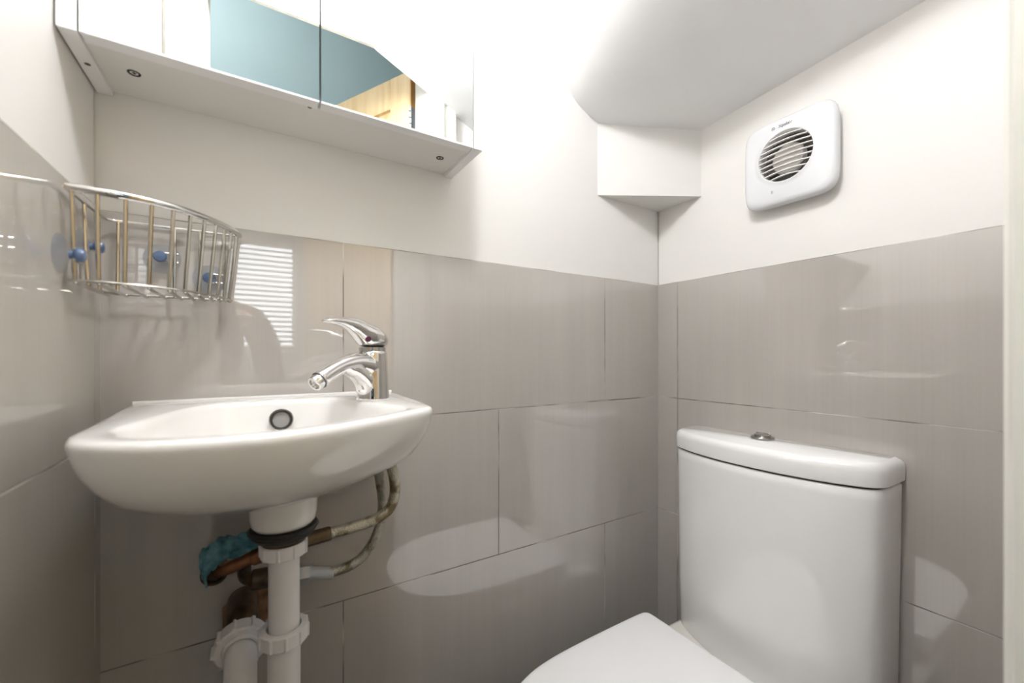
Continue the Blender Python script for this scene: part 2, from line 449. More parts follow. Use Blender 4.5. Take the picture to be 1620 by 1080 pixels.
# ------------------------------------------------------------------ mirror cabinet
CX0, CX1, CZ0, CZ1, CD = -1.0955, -.600, 1.352, 1.90, -.125
cab = thing('mirror_cabinet', 'white wall cabinet with two mirrored doors above the basin', 'cabinet', ((CX0 + CX1) / 2, 0, CZ0))
PW = .0155
for x0 in (CX0, CX1 - PW):
    bm = BM(); box(bm, x0, x0 + PW, CD, .0028, CZ0, CZ1, .0007); o = obj('side_panel', bm, M['laminate_white'], cab, smooth=False)
    if x0 == CX0:
        bm = BM(); lathe(bm, [(.0028, CZ0 - .0003), (.0028, CZ0 + .001)], (x0 + .008, -.063, 0), seg=16); obj('dowel_hole', bm, M['brass_dark'], o)
bm = BM(); box(bm, CX0 + PW, CX1 - PW, CD + .020, .0028, CZ0 + .006, CZ0 + .021, .0005); bt = obj('bottom_panel', bm, M['laminate'], cab, smooth=False)
bm = BM(); box(bm, CX0 + PW, CX1 - PW, CD + .020, CD + .034, CZ0 + .0035, CZ0 + .0062, .0004); obj('front_rail', bm, M['laminate'], cab, smooth=False)
bm = BM(); box(bm, CX0 + PW, CX1 - PW, CD + .020, .0028, CZ1 - .016, CZ1, .0005); obj('top_panel', bm, M['laminate_white'], cab, smooth=False)
bm = BM(); box(bm, CX0 + PW, CX1 - PW, -.004, .0026, CZ0 + .021, CZ1 - .016); obj('back_panel', bm, M['laminate'], cab, smooth=False)
for x, y in ((-1.0475, -.0595), (-.6466, -.0534)):
    bm = BM(); z = CZ0 + .006
    lathe(bm, [(.0062, z - .0008), (.0066, z - .0002), (.0066, z + .0005)], (x, y, 0), seg=24, cap0=False)
    lathe(bm, [(.0062, z - .0008), (.0048, z - .0008), (.0040, z + .0002)], (x, y, 0), seg=24, cap0=False, cap1=True)
    obj('cam_bolt', bm, M['dark_gap'] if x > -.9 else M['dark_hole'], cab)
    bm = BM(); box(bm, x - .0022, x + .0022, y - .0008, y + .0008, z - .0004, z + .0002); box(bm, x - .0008, x + .0008, y - .0022, y + .0022, z - .0004, z + .0002)
    obj('bolt_socket', bm, M['dark_hole'], cab, smooth=False)
bm = BM(); lathe(bm, [(.0026, CZ0 + .0032), (.0026, CZ0 + .005)], (-.857, -.1005, 0), seg=16); obj('dowel_hole', bm, M['rust'], cab)
XM = -.8465
for x0, x1 in ((CX0 + PW + .0018, XM - .0012), (XM + .0012, CX1 - PW - .0018)):
    bm = BM(); box(bm, x0 + .0005, x1 - .0005, CD + .004, CD + .019, CZ0 + .0008, CZ1 - .002, .0005); d = obj('mirror_door', bm, M['laminate_white'], cab, smooth=False)
    bm = BM(); box(bm, x0, x1, CD, CD + .004, CZ0 + .0032, CZ1 - .002)
    bm.faces.ensure_lookup_table()
    for f in bm.faces: f.material_index = 0 if f.calc_center_median().y < CD + .0005 else 1
    obj('mirror_glass', bm, [M['mirror'], M['mirror_edge']], d, smooth=False, label='silvered mirror glass')
    bm = BM(); box(bm, x0, x1, CD - .0002, CD + .004, CZ0 + .0003, CZ0 + .0032, .0004); obj('bottom_edge_strip', bm, M['laminate_white'], d, smooth=False)

# ------------------------------------------------------------------ wire basket in the corner
bk = thing('wire_basket', 'chrome wire corner basket stuck to the tiles above the basin', 'basket', (-1.08, -.02, 1.09))
ZR, ZBs = 1.185, 1.090
arc = catmull([(-1.086, -.132), (-1.065, -.1325), (-1.043, -.1305), (-1.022, -.1245), (-1.003, -.1145), (-.986, -.1005), (-.971, -.083), (-.958, -.0635), (-.948, -.043), (-.941, -.018)], 6)
arc3 = [V((p[0], p[1], ZR)) for p in [(q.x, q.y) for q in [V((a.x, a.y, 0)) for a in [V((*b[:2], 0)) for b in arc]]]]
loop = arc3 + [V((-.946, -.0125, ZR)), V((-1.0, -.0125, ZR)), V((-1.075, -.0125, ZR)), V((-1.083, -.018, ZR)), V((-1.0855, -.06, ZR)), V((-1.0875, -.128, ZR))]
bm = BM(); tube(bm, arc3, .0032, 10, flat=1.3); tube(bm, [arc3[-1]] + loop[len(arc3):] + [arc3[0]], .0021, 10)
obj('rim', bm, M['rim_metal'], bk)
# lower ring
inset = lambda p: V((-1.075 + (p.x + 1.075) * .93, -.02 + (p.y + .02) * .93, ZBs))
low = [inset(p) for p in arc3] + [V((-.955, -.0165, ZBs)), V((-1.07, -.0165, ZBs)), V((-1.0815, -.03, ZBs)), V((-1.083, -.12, ZBs))]
bm = BM(); tube(bm, low, .0016, 8, closed=True); obj('base_ring', bm, M['wire'], bk)
L = len(arc3)
for f in (.03, .125, .235, .345, .45, .545, .635, .72, .80, .875, .95):
    i = f * (L - 1); i0 = int(i); p = arc3[i0].lerp(arc3[min(i0 + 1, L - 1)], i - i0); q = inset(p)
    bm = BM()
    endy = -.0165
    tube(bm, catmull([p + V((0, 0, .002)), p.lerp(q, .5) , q + V((0, 0, .004)), q + V((0, .004, -.001)), V((q.x, min(endy, q.y + .01), ZBs - .0018)), V((q.x, endy, ZBs - .0018))], 4), .0021, 8)
    obj('wire', bm, M['wire'], bk)
for x in (-1.072, -1.015, -.9876, -.9594):
    bm = BM(); tube(bm, [(x, -.0125, ZR), (x, -.0145, ZR - .05), (x, -.0165, ZBs)], .0020, 8); obj('wire', bm, M['wire'], bk)
for y in (-.0795, -.0405):
    bm = BM(); tube(bm, [(-1.0862, y, ZR), (-1.085, y, ZR - .05), (-1.0825, y, ZBs)], .0020, 8); obj('wire', bm, M['wire'], bk)
def suction(c, axis, loop_dir, label):
    a = V(axis); bm = BM()
    lathe(bm, [(.0205, 0.0006), (.020, .0016), (.014, .0035), (.008, .006), (.005, .008), (.0, .0082)], c, axis, seg=36, cap1=False)
    o = obj('suction_cup', bm, M['suction'], bk, label=label)
    bm = BM(); cc = V(c) + a * .008
    lathe(bm, [(.0045, 0), (.004, .003), (.0068, .005), (.0076, .008), (.006, .0115), (.0, .0125)], cc, axis, seg=24, cap1=False)
    obj('suction_knob', bm, M['suction_blue'], o)
    bm = BM()
    for s in (-1, 1):
        p = cc + a * .0042 + V((0, 0, s * .0058)); tube(bm, [p - V(loop_dir) * .004, p + V(loop_dir) * .019], .0013, 8)
    obj('holding_loop', bm, M['chrome'], o)
suction((-1.030, 0, 1.1440), (0, -1, 0), (1, 0, 0), 'clear suction cup with blue knob')
suction((-.977, 0, 1.1205), (0, -1, 0), (1, 0, 0), 'clear suction cup with pale knob')
suction((XL, -.128, 1.1165), (1, 0, 0), (0, 1, 0), 'bluish suction cup on the left wall')
suction((XL, -.068, 1.1385), (1, 0, 0), (0, 1, 0), 'bluish suction cup on the left wall')

# ------------------------------------------------------------------ basin
bc = V((-.888, -.165))
outer = catmull([(-1.062, -.0), (-1.058, -.07), (-1.053, -.15), (-1.050, -.225), (-1.0475, -.268), (-1.034, -.301), (-.998, -.329), (-.955, -.342), (-.908, -.344), (-.86, -.330), (-.81, -.302), (-.765, -.271), (-.738, -.249), (-.727, -.228), (-.722, -.17), (-.719, -.09), (-.716, -.0)], 8)
outer = [p.to_2d() if len(p) == 3 else V((p[0], p[1])) for p in [V((q[0], q[1], 0)) for q in outer]]
inner = catmull([(-.948, -.060), (-.972, -.073), (-.993, -.110), (-1.012, -.190), (-1.022, -.252), (-1.004, -.296), (-.960, -.320), (-.908, -.323), (-.855, -.306), (-.808, -.278), (-.770, -.250), (-.766, -.225), (-.782, -.180), (-.800, -.125), (-.815, -.080), (-.838, -.060), (-.895, -.057)], 6, closed=True)
inner = [V((p[0], p[1])) for p in inner]
def ray_poly(poly, th, closed=True):
    d = V((math.cos(th), math.sin(th))); best = None
    n = len(poly)
    for i in range(n):
        a, b = poly[i] - bc, poly[(i + 1) % n] - bc
        e = b - a; den = d.x * e.y - d.y * e.x
        if abs(den) < 1e-12: continue
        t = (a.x * e.y - a.y * e.x) / den; s = (a.x * d.y - a.y * d.x) / den
        if t > 0 and -1e-6 <= s <= 1 + 1e-6: best = t if best is None else max(best, t)
    return bc + d * best
angs = [2 * PI * k / 160 for k in range(160)]
for cpt in (V((-1.062, 0)), V((-.716, 0))):
    th = math.atan2(cpt.y - bc.y, cpt.x - bc.x) % (2 * PI)
    j = min(range(160), key=lambda k: abs(angs[k] - th)); angs[j] = th
OU = [ray_poly(outer, t) for t in angs]; INN = [ray_poly(inner, t) for t in angs]
bot = V((-.89, -.15))
def oring(f, z):
    out = []
    for p in OU:
        q = bot + (p - bot) * f
        wgt = max(0, min(1, (p.y + .10) / .10))           # keep the back of the bowl on the wall
        q.y = q.y * (1 - wgt) + (bot.y + (p.y - bot.y) * (1 - (1 - f) * .35)) * wgt
        out.append(V((q.x, q.y, z)))
    return out
def oset(d, z):
    pp = offset_poly(OU, d); return [V((p.x, min(p.y, -.0003), z)) for p in pp]
def iring(f, z, c=V((-.89, -.18))):
    return [V((*(c + (p - c) * f), z)) for p in INN]
def ioff(d, z): return [V((p.x, p.y, z)) for p in offset_poly(INN, d)]
wb = thing('wash_basin', 'small white ceramic wall basin mounted on the grey tiled wall', 'basin', (-.89, 0, .79))
rings = [oring(f, z) for f, z in ((.05, .832), (.22, .837), (.40, .848), (.56, .859), (.68, .868), (.78, .877), (.86, .8880), (.92, .9020), (.962, .9160), (.985, .9280), (.996, .9365))]
rings += [oset(.0, .9405), oset(.0008, .9440), oset(.0028, .9463), oset(.0065, .9473)]
rings += [ioff(-.005, .9472), ioff(-.002, .9464), ioff(.0006, .9440), ioff(.003, .9385)]
rings += [iring(f, z) for f, z in ((.94, .925), (.90, .905), (.83, .889), (.72, .877), (.56, .864), (.36, .854), (.16, .853), (.05, .853))]
bm = BM(); loft(bm, rings)
obj('bowl', bm, M['ceramic'], wb, angle=60)
bm = BM(); box(bm, -1.060, -.7180, -.0065, -.0003, .944, .9502, .0012, 2); obj('upstand', bm, M['ceramic'], wb)
bm = BM(); lathe(bm, [(.030, .8005), (.0335, .8013), (.0362, .806), (.0375, .815), (.0380, .832), (.041, .850)], (-.89, -.145, 0), cap1=True); obj('outlet_boss', bm, M['ceramic'], wb, angle=60)
# overflow ring
oc, oa = V((-.8905, -.0715, .9205)), V((0, -1, .22)).normalized()
bm = BM(); lathe(bm, [(.0148, -.004), (.0155, .0012), (.0142, .0026), (.0118, .0026), (.0105, .0010), (.0100, -.002)], oc, oa, cap0=False, cap1=False)
ov = obj('overflow_ring', bm, M['chrome_dull'], wb, label='chrome overflow ring')
bm = BM(); lathe(bm, [(.0102, -.0005), (.0001, .0003)], oc, oa, cap0=False, cap1=False); obj('overflow_cover', bm, M['cover_grey'], ov)
bm = BM(); ring_torus(bm, oc + oa * .0026, oa, .0126, .0017); obj('grime_line', bm, M['dark_hole'], ov)
bm = BM(); lathe(bm, [(.031, .8525), (.030, .8565), (.02, .856), (.012, .854), (.0, .854)], (-.89, -.15, 0), cap1=False); obj('plug_hole', bm, M['chrome'], wb, label='chrome plug hole')

# ------------------------------------------------------------------ mixer tap
TX, TY, TZ = -.777, -.120, .9472
tp = thing('mixer_tap', 'chrome single-lever mixer tap standing on the right of the basin rim', 'tap', (TX, TY, TZ))
u2 = V((-.82, -.57, 0)).normalized(); s2 = V((-u2.y, u2.x, 0))
bm = BM(); lathe(bm, [(.0235, 0), (.0238, .0015), (.0232, .003), (.0225, .02), (.0215, .05), (.0205, .0685), (.0190, .0705)], (TX, TY, TZ), cap0=True); 
def T(u, s, z): return V((TX, TY, TZ)) + u2 * u + s2 * s + V((0, 0, z))
cl = catmull([(0.0, .0, .046), (.018, 0, .0515), (.035, 0, .0535), (.055, 0, .0505), (.075, 0, .0430), (.092, 0, .0335)], 6)
rad = [.0215 + (.0108 - .0215) * min(1, (k / (len(cl) - 1)) * 1.5) ** .8 for k in range(len(cl))]
rings = []
for k, p in enumerate(cl):
    tg = (cl[min(k + 1, len(cl) - 1)] - cl[max(k - 1, 0)]).normalized()
    nrm = V((-tg.z, 0, tg.x)); r = rad[k]
    rings.append([T(p.x + nrm.x * math.sin(t) * r * 1.0, math.cos(t) * r, p.z + nrm.z * math.sin(t) * r * 1.0) for t in [2 * PI * j / 28 for j in range(28)]])
loft(bm, rings)
# web below the spout root
cl2 = catmull([(.004, 0, .003), (.009, 0, .016), (.019, 0, .031), (.036, 0, .043), (.052, 0, .0475)], 5)
rings = []
for k, p in enumerate(cl2):
    r = .0195 - .0085 * k / (len(cl2) - 1)
    tg = (cl2[min(k + 1, len(cl2) - 1)] - cl2[max(k - 1, 0)]).normalized(); nrm = V((-tg.z, 0, tg.x))
    rings.append([T(p.x + nrm.x * math.sin(t) * r * .8, math.cos(t) * r, p.z + nrm.z * math.sin(t) * r * .8) for t in [2 * PI * j / 28 for j in range(28)]])
loft(bm, rings)
body = obj('tap_body', bm, M['chrome'], tp, angle=50)
md = body.modifiers.new('blend', 'REMESH'); md.mode = 'VOXEL'; md.voxel_size = .0011; md.use_smooth_shade = True
ms = body.modifiers.new('soft', 'SMOOTH'); ms.factor = .5; ms.iterations = 24
e = cl[-1]; tg = (cl[-1] - cl[-3]).normalized(); axis3 = (u2 * tg.x + V((0, 0, tg.z))).normalized()
bm = BM(); lathe(bm, [(.0100, -.004), (.0104, .0006), (.0098, .0012), (.0095, .0085), (.0086, .0098), (.0075, .0098), (.007, .006)], T(e.x, 0, e.z), axis3, seg=40, cap1=True); obj('aerator', bm, M['chrome'], tp)
bm = BM(); ring_torus(bm, T(e.x, 0, e.z) + axis3 * .0008, axis3, .0105, .0006); obj('aerator_seam', bm, M['dark_gap'], tp)
bm = BM(); lathe(bm, [(.0186, .069), (.0186, .0755)], (TX, TY, TZ)); obj('collar', bm, M['chrome_dull'], tp)
# lever handle
rings = []
for u, hw, zb, zt in ((-.0215, .004, .0762, .0785), (-.0197, .0110, .0757, .0878), (-.015, .0165, .0755, .0948), (-.008, .0202, .0755, .0997), (.000, .0212, .0755, .1040), (.008, .0205, .0755, .1078), (.015, .0185, .0760, .1095), (.021, .0165, .0785, .1120), (.028, .0150, .0850, .1140), (.037, .0135, .0925, .1155), (.048, .0118, .0985, .1158), (.060, .0104, .1025, .1150), (.072, .0092, .1045, .1132), (.080, .0078, .1050, .1112), (.0845, .0055, .1058, .1098), (.0862, .002, .1070, .1085)):
    zc, hz = (zb + zt) / 2, (zt - zb) / 2; ring = []
    for j in range(32):
        t = 2 * PI * j / 32; c, s = math.cos(t), math.sin(t); ex = .8
        ring.append(T(u, hw * math.copysign(abs(c) ** ex, c), zc + hz * math.copysign(abs(s) ** ex, s)))
    rings.append(ring)
bm = BM(); loft(bm, rings); hd = obj('lever_handle', bm, M['chrome'], tp, angle=70)
sd = -1 if (s2.y > 0) else 1   # side that faces the room
ip = T(.0225, sd * .0128, .0868); ia = (s2 * sd + u2 * .5 - V((0, 0, .45))).normalized()
bm = BM(); lathe(bm, [(.0042, -.003), (.0042, .0012), (.003, .0018), (.0, .0019)], ip, ia, seg=24, cap1=False); obj('indicator', bm, M['red_dot'], hd, label='dark red temperature dot')

# ------------------------------------------------------------------ waste pipework
wp = thing('waste_pipe', 'white plastic waste trap and pipes hanging below the basin outlet', 'pipe', (-.89, -.145, 0.3))
PX, PY = -.89, -.145
bm = BM(); lathe(bm, [(.030, .8005), (.0375, .7995), (.0395, .7965), (.0355, .794), (.0365, .7915), (.033, .787), (.029, .7845), (.026, .783)], (PX, PY, 0)); obj('rubber_washer', bm, M['black_rubber'], wp, label='black rubber washer under the outlet')
bm = BM(); lathe(bm, [(.0245, .787), (.0252, .783), (.0245, .777)], (PX, PY, 0)); obj('stained_collar', bm, M['brass_dark'], wp)
bm = BM(); lathe(bm, [(.0173, .62), (.0173, .777)], (PX, PY, 0), cap0=False); obj('upper_pipe', bm, M['pipe_white'], wp)
bm = BM(); nut_profile(bm, (PX, PY, .7630), (0, 0, 1), .0178, .0262, .0165, 9, .0014, cham=.001); obj('compression_nut', bm, M['pipe_white'], wp)
bm = BM(); nut_profile(bm, (PX, PY, .6555), (0, 0, 1), .0195, .0272, .0175, 10, .0016, cham=.001); obj('compression_nut', bm, M['pipe_white'], wp)
bm = BM()
ub = catmull([(PX, PY, .655), (PX, PY, .45), (PX, PY, .405), (PX - .004, PY + .004, .37), (PX - .012, PY + .012, .352), (PX - .0235, PY + .0175, .346), (PX - .035, PY + .023, .352), (PX - .043, PY + .031, .37), (PX - .047, PY + .035, .405), (PX - .047, PY + .035, .45), (PX - .047, PY + .033, .555), (PX - .047, PY + .0335, .592), (PX - .047, PY + .039, .614), (PX - .047, PY + .053, .626), (PX - .047, PY + .075, .629)], 6)
tube(bm, ub, [.0182] * len(ub), 32)
obj('trap_bend', bm, M['pipe_white'], wp)
ax = V((0, -.985, -.17)).normalized(); ec = V((PX - .047, PY + .054, .628))
bm = BM(); nut_profile(bm, ec - ax * .020, ax, .0215, .0300, .021, 9, .0028); obj('elbow_nut', bm, M['pipe_white'], wp)
bm = BM(); lathe(bm, [(.0175, -.006), (.0208, -.004), (.0214, .001), (.0205, .0035), (.0180, .0045)], ec, ax, cap0=False, cap1=False); obj('elbow_collar', bm, M['pipe_white'], wp)
bm = BM(); tube(bm, catmull([(PX - .047, .03, .646), (PX - .047, -.03, .645), (PX - .047, -.055, .641), ec - ax * .012, ec], 6), .0200, 28); obj('wall_stub', bm, M['brass_dark'], wp, label='grimy pipe stub into the wall')
# broken tile hole around the stub
mp_ = [(-.966, .632), (-.955, .653), (-.939, .690), (-.915, .690), (-.9085, .686), (-.907, .650), (-.9085, .636), (-.93, .630), (-.95, .628)]
bm = BM(); slab_xz(bm, [(-.962, .600), (-.9625, .642), (-.955, .649), (-.935, .655), (-.915, .6575), (-.9055, .657), (-.9045, .61), (-.92, .596), (-.95, .595)], .002, -.0025)
tag(obj('mortar_patch', bm, M['rust'], smooth=False, origin=(-.937, 0, .60)), 'rust-brown mortar patch in the wall around the grimy pipe stub', 'patch')

# ------------------------------------------------------------------ supply pipes, hoses, rag
def hexnut(bm, c, axis, r, h):
    a, u, w_ = frame_from(axis); c = V(c)
    rg = lambda rr, hh: [c + a * hh + (u * math.cos(PI * k / 3) + w_ * math.sin(PI * k / 3)) * rr for k in range(6)]
    loft(bm, [rg(r * .9, 0), rg(r, h * .12), rg(r, h * .88), rg(r * .9, h)])
s1 = thing('supply_pipe', 'dark copper supply pipe with capped elbow, teal rag lying on it', 'pipe', (-.965, 0, .726), 'copper supply pipes under the basin')
bm = BM(); tube(bm, catmull([(-.968, .02, .724), (-.968, -.035, .724), (-.966, -.058, .7245), (-.955, -.068, .727), (-.93, -.072, .735), (-.905, -.080, .7445), (-.875, -.0875, .7495)], 6), .0085, 16); obj('copper_tube', bm, M['copper'], s1)
bm = BM(); lathe(bm, [(.0125, -.002), (.0150, 0), (.0155, .015), (.0150, .018), (.0115, .019), (.010, .014)], (-.967, -.052, .7245), (0, -1, 0), seg=32); obj('end_fitting', bm, M['brass_dark'], s1, label='dark brass end fitting')
bm = BM(); lathe(bm, [(.0098, 0), (.0112, .002), (.0112, .018), (.0098, .020)], (-.925, -.0735, .737), V((.045, -.010, .012)), seg=24); obj('soldered_joint', bm, M['copper'], s1)
s2p = thing('supply_pipe', 'dark brass valve and pipe behind the white waste pipe, grey nut at its end', 'pipe', (-.93, 0, .70), 'copper supply pipes under the basin')
bm = BM(); tube(bm, catmull([(-.935, .02, .703), (-.935, -.03, .703), (-.932, -.052, .702), (-.92, -.062, .700), (-.895, -.063, .697), (-.865, -.061, .694)], 6), .0085, 16); obj('copper_tube', bm, M['brass_dark'], s2p)
bm = BM(); lathe(bm, [(.0095, 0), (.0135, .003), (.0140, .030), (.0125, .036), (.0125, .05), (.010, .052)], (-.928, -.061, .7005), V((1, 0, -.10)), seg=24); obj('valve_body', bm, M['brass_dark'], s2p)
bm = BM(); hexnut(bm, (-.872, -.0612, .6925), V((1, 0, -.10)), .0150, .018); obj('hex_nut', bm, M['hinge_steel'], s2p, label='grey hexagonal nut')

def hose(name, label, pts, r, m, nut_at, nl):
    h = thing(name, label, 'hose', pts[-1], 'braided tap hoses')
    c = catmull(pts, 8)
    bm = BM(); tube(bm, c, r, 16); obj('braided_tube', bm, m, h)
    d = (c[-1] - c[-6]).normalized()
    bm = BM(); lathe(bm, [(r * 1.05, -.034), (r * 1.22, -.032), (r * 1.22, -.004), (r * 1.4, -.002), (r * 1.4, .006), (r, .008)], c[-1], d, seg=24); obj('ferrule', bm, M[nl], h)
    return h
hose('braided_hose', 'outer stained braided hose looping round beside the waste nut', [(-.766, -.116, .884), (-.757, -.110, .865), (-.741, -.095, .832), (-.7345, -.086, .800), (-.7400, -.085, .7755), (-.7585, -.0865, .7615), (-.790, -.088, .7560), (-.826, -.088, .7535), (-.862, -.088, .7508)], .0082, M['braid'], 0, 'brass_dark')
hose('braided_hose', 'inner grey braided hose curving down to the hexagonal nut', [(-.774, -.104, .880), (-.766, -.092, .860), (-.754, -.068, .815), (-.7475, -.060, .769), (-.7550, -.060, .729), (-.777, -.060, .6955), (-.805, -.060, .6835), (-.832, -.060, .684), (-.854, -.061, .690)], .0074, M['braid_grey'], 0, 'hinge_steel')

# rag
bm = BM(); rings = []
path = catmull([(-.978, -.074, .728), (-.976, -.076, .744), (-.962, -.078, .757), (-.945, -.080, .760), (-.925, -.083, .764), (-.905, -.0865, .770), (-.893, -.088, .773)], 6)
for k, p in enumerate(path):
    t = k / (len(path) - 1)
    r1 = .016 * (1 - .35 * t) * (1 if 0 < k < len(path) - 1 else .5); r2 = .012 * (1 - .3 * t)
    ring = []
    for j in range(36):
        th = 2 * PI * j / 36
        wv = 1 + .16 * math.sin(3 * th + k * .7) + .10 * math.sin(7 * th - k * 1.1) + .07 * random.uniform(-1, 1)
        ring.append(p + V((-.25 * math.sin(th) * r1 * wv * (1 - t), math.cos(th) * r2 * wv - .001, math.sin(th) * r1 * wv)))
    rings.append(ring)
loft(bm, rings)
tag(obj('rag', bm, M['cloth'], origin=(-.94, -.08, .74), angle=60), 'crumpled teal cloth draped over the copper supply pipe', 'cloth')

# ------------------------------------------------------------------ toilet
to = thing('toilet', 'white close-coupled toilet with closed lid against the right wall', 'toilet', (-.3, -.307, 0))
cy = -.307
half = [(-.003, .190), (-.060, .190), (-.086, .1855), (-.1025, .172), (-.115, .148), (-.127, .115), (-.1365, .070), (-.1405, .030)]
cis = [(x, cy + d) for x, d in half] + [(x, cy - d) for x, d in reversed(half)]
cis = [V((p[0], p[1])) for p in catmull([(x, y, 0) for x, y in cis], 6)]
def ringz(poly, z): return [V((min(p.x, -.0015), p.y, z)) for p in poly]
bodyp = offset_poly(cis, .003)
def scl(poly, f, fx=1.0): return [V((p.x * fx, cy + (p.y - cy) * f)) for p in poly]
bm = BM(); loft(bm, [ringz(scl(bodyp, .962, .985), .4015), ringz(scl(bodyp, .967, .99), .405), ringz(scl(bodyp, .978, .995), .50), ringz(scl(bodyp, .99, 1.0), .65), ringz(bodyp, .78), ringz(bodyp, .7965), ringz(offset_poly(bodyp, .002), .7985)])
obj('cistern', bm, M['ceramic_toilet'], to, angle=50)
bm = BM(); loft(bm, [ringz(offset_poly(bodyp, .004), .797), ringz(offset_poly(bodyp, .004), .804)]); obj('seam', bm, M['dark_hole'], to)
bm = BM(); loft(bm, [ringz(offset_poly(cis, .003), .8015), ringz(cis, .8035), ringz(offset_poly(cis, -.0005), .812), ringz(offset_poly(cis, -.0005), .826), ringz(offset_poly(cis, .001), .8335), ringz(offset_poly(cis, .005), .8385), ringz(offset_poly(cis, .011), .8412)])
obj('cistern_lid', bm, M['ceramic_toilet'], to, angle=50)
bcen = (-.046, -.2925)
bm = BM(); lathe(bm, [(.0205, .8424), (.0215, .8440), (.0205, .8462), (.0165, .8475), (.0150, .8472)], (*bcen, 0)); fb = obj('flush_button', bm, M['button_metal'], to, label='round chrome flush button')
bm = BM(); lathe(bm, [(.0158, .8470), (.0150, .8500), (.0115, .8520), (.006, .8527), (.0, .8528)], (*bcen, 0), cap1=False); box(bm, bcen[0] - .0006, bcen[0] + .0006, bcen[1] - .0125, bcen[1] + .0125, .851, .8532, .0004); obj('button_cap', bm, M['button_metal'], fb)
# seat lid outline
half = [(-.198, .158), (-.1995, .170), (-.206, .1775), (-.222, .181), (-.30, .182), (-.38, .1815), (-.455, .1785), (-.51, .170), (-.555, .152), (-.592, .125), (-.620, .088), (-.634, .050), (-.6395, .016)]
sl = [(x, cy + d, 0) for x, d in half] + [(x, cy - d, 0) for x, d in reversed(half)]
sl = [V((p[0], p[1])) for p in catmull(sl, 5)]
rz = lambda poly, z: [V((p.x, p.y, z)) for p in poly]
bm = BM(); loft(bm, [rz(offset_poly(sl, .004), .4395), rz(offset_poly(sl, .001), .4405), rz(sl, .4435), rz(sl, .4505), rz(offset_poly(sl, .0012), .4540), rz(offset_poly(sl, .004), .4560), rz(offset_poly(sl, .009), .4568), rz([V((-.42 + (p.x + .42) * .7, cy + (p.y - cy) * .7)) for p in sl], .4580)])
obj('seat_lid', bm, M['seat_plastic'], to, angle=60)
sl2 = offset_poly(sl, .004)
bm = BM(); loft(bm, [rz(offset_poly(sl2, .004), .4215), rz(sl2, .4245), rz(sl2, .4345), rz(offset_poly(sl2, .003), .4375)]); obj('seat', bm, M['seat_plastic'], to, angle=60)
for yy in (cy + .075, cy - .075):
    bm = BM(); lathe(bm, [(.011, .405), (.011, .428), (.009, .432), (0, .4325)], (-.1805, yy, 0), seg=24, cap1=False); obj('hinge_cap', bm, M['chrome'], to)
# pan
def pan_ring(x_back, x_front, hw, z, corner=.03):
    pts = []
    h = [(x_back, hw * .86), (x_back - .012, hw * .97), (x_back - .04, hw), (x_back + (x_front - x_back) * .55, hw), (x_back + (x_front - x_back) * .72, hw * .93), (x_back + (x_front - x_back) * .86, hw * .74), (x_back + (x_front - x_back) * .95, hw * .45), (x_front, hw * .12)]
    P = [(a, cy + b, z) for a, b in h] + [(a, cy - b, z) for a, b in reversed(h)]
    return catmull(P, 4)
bm = BM(); loft(bm, [pan_ring(-.03, -.46, .105, 0), pan_ring(-.03, -.46, .105, .03), pan_ring(-.03, -.465, .100, .12), pan_ring(-.02, -.52, .115, .22), pan_ring(-.008, -.60, .160, .32), pan_ring(-.004, -.625, .176, .38), pan_ring(-.004, -.630, .178, .393), pan_ring(-.006, -.627, .175, .399), pan_ring(-.012, -.62, .168, .4008)])
obj('pan', bm, M['pan_cream'], to, angle=50)

# ------------------------------------------------------------------ extractor fan
FY, FZ = -.3285, 1.4015
fan = thing('extractor_fan', 'white square extractor fan with round slatted grille on the right wall', 'fan', (0, FY, FZ))
def sup(a, b, n, x, cyy=FY, czz=FZ, seg=96):
    out = []
    for k in range(seg):
        t = 2 * PI * k / seg; c, s = math.cos(t), math.sin(t)
        rr = (abs(c / a) ** n + abs(s / b) ** n) ** (-1 / n)
        out.append(V((x, cyy + c * rr, czz + s * rr)))
    return out
GY, GZ, GR = -.3265, 1.4075, .0485
bm = BM(); n_ = 6.5
HA, HB = .0835, .0865
loft(bm, [sup(HA - .007, HB - .007, n_, .002), sup(HA - .006, HB - .006, n_, -.010), sup(HA, HB, n_, -.0135), sup(HA, HB, n_, -.021), sup(HA - .0015, HB - .0015, n_, -.0245), sup(HA - .0045, HB - .0045, n_, -.0272), sup(HA - .010, HB - .010, 5.5, -.0285), sup(.060, .060, 2, -.0300, GY, GZ), sup(.0535, .0535, 2, -.0305, GY, GZ), sup(.0518, .0518, 2, -.0318, GY, GZ), sup(.0498, .0498, 2, -.0316, GY, GZ), sup(GR, GR, 2, -.0295, GY, GZ), sup(GR, GR, 2, -.004, GY, GZ)], cap0=True, cap1=True)
obj('fan_housing', bm, M['fan_white'], fan, angle=50)
bm = BM(); lathe(bm, [(GR - .0003, .0045), (.0, .0046)], (0, GY, GZ), (-1, 0, 0), cap0=False, cap1=False); obj('dark_duct', bm, M['fan_grey'], fan)
bm = BM(); lathe(bm, [(.031, .006), (.0305, .011), (.0275, .0162), (.018, .0186), (.0, .0193)], (0, GY + .001, GZ - .001), (-1, 0, 0), cap1=False); obj('motor_cap', bm, M['laminate_white'], fan)
for k in range(6):
    t = 2 * PI * k / 6 + .3; c, s = math.cos(t), math.sin(t); bm = BM()
    def q(r, tw, dx): return V((-.008 - dx, GY + math.cos(t + tw) * r, GZ + math.sin(t + tw) * r))
    loft(bm, [[q(.027, 0, 0), q(.027, .45, .005), q(.027, .45, .0058), q(.027, 0, .0008)], [q(.046, .05, 0), q(.046, .62, .005), q(.046, .62, .0058), q(.046, .05, .0008)]])
    obj('blade', bm, M['fan_grey'], fan, smooth=False)
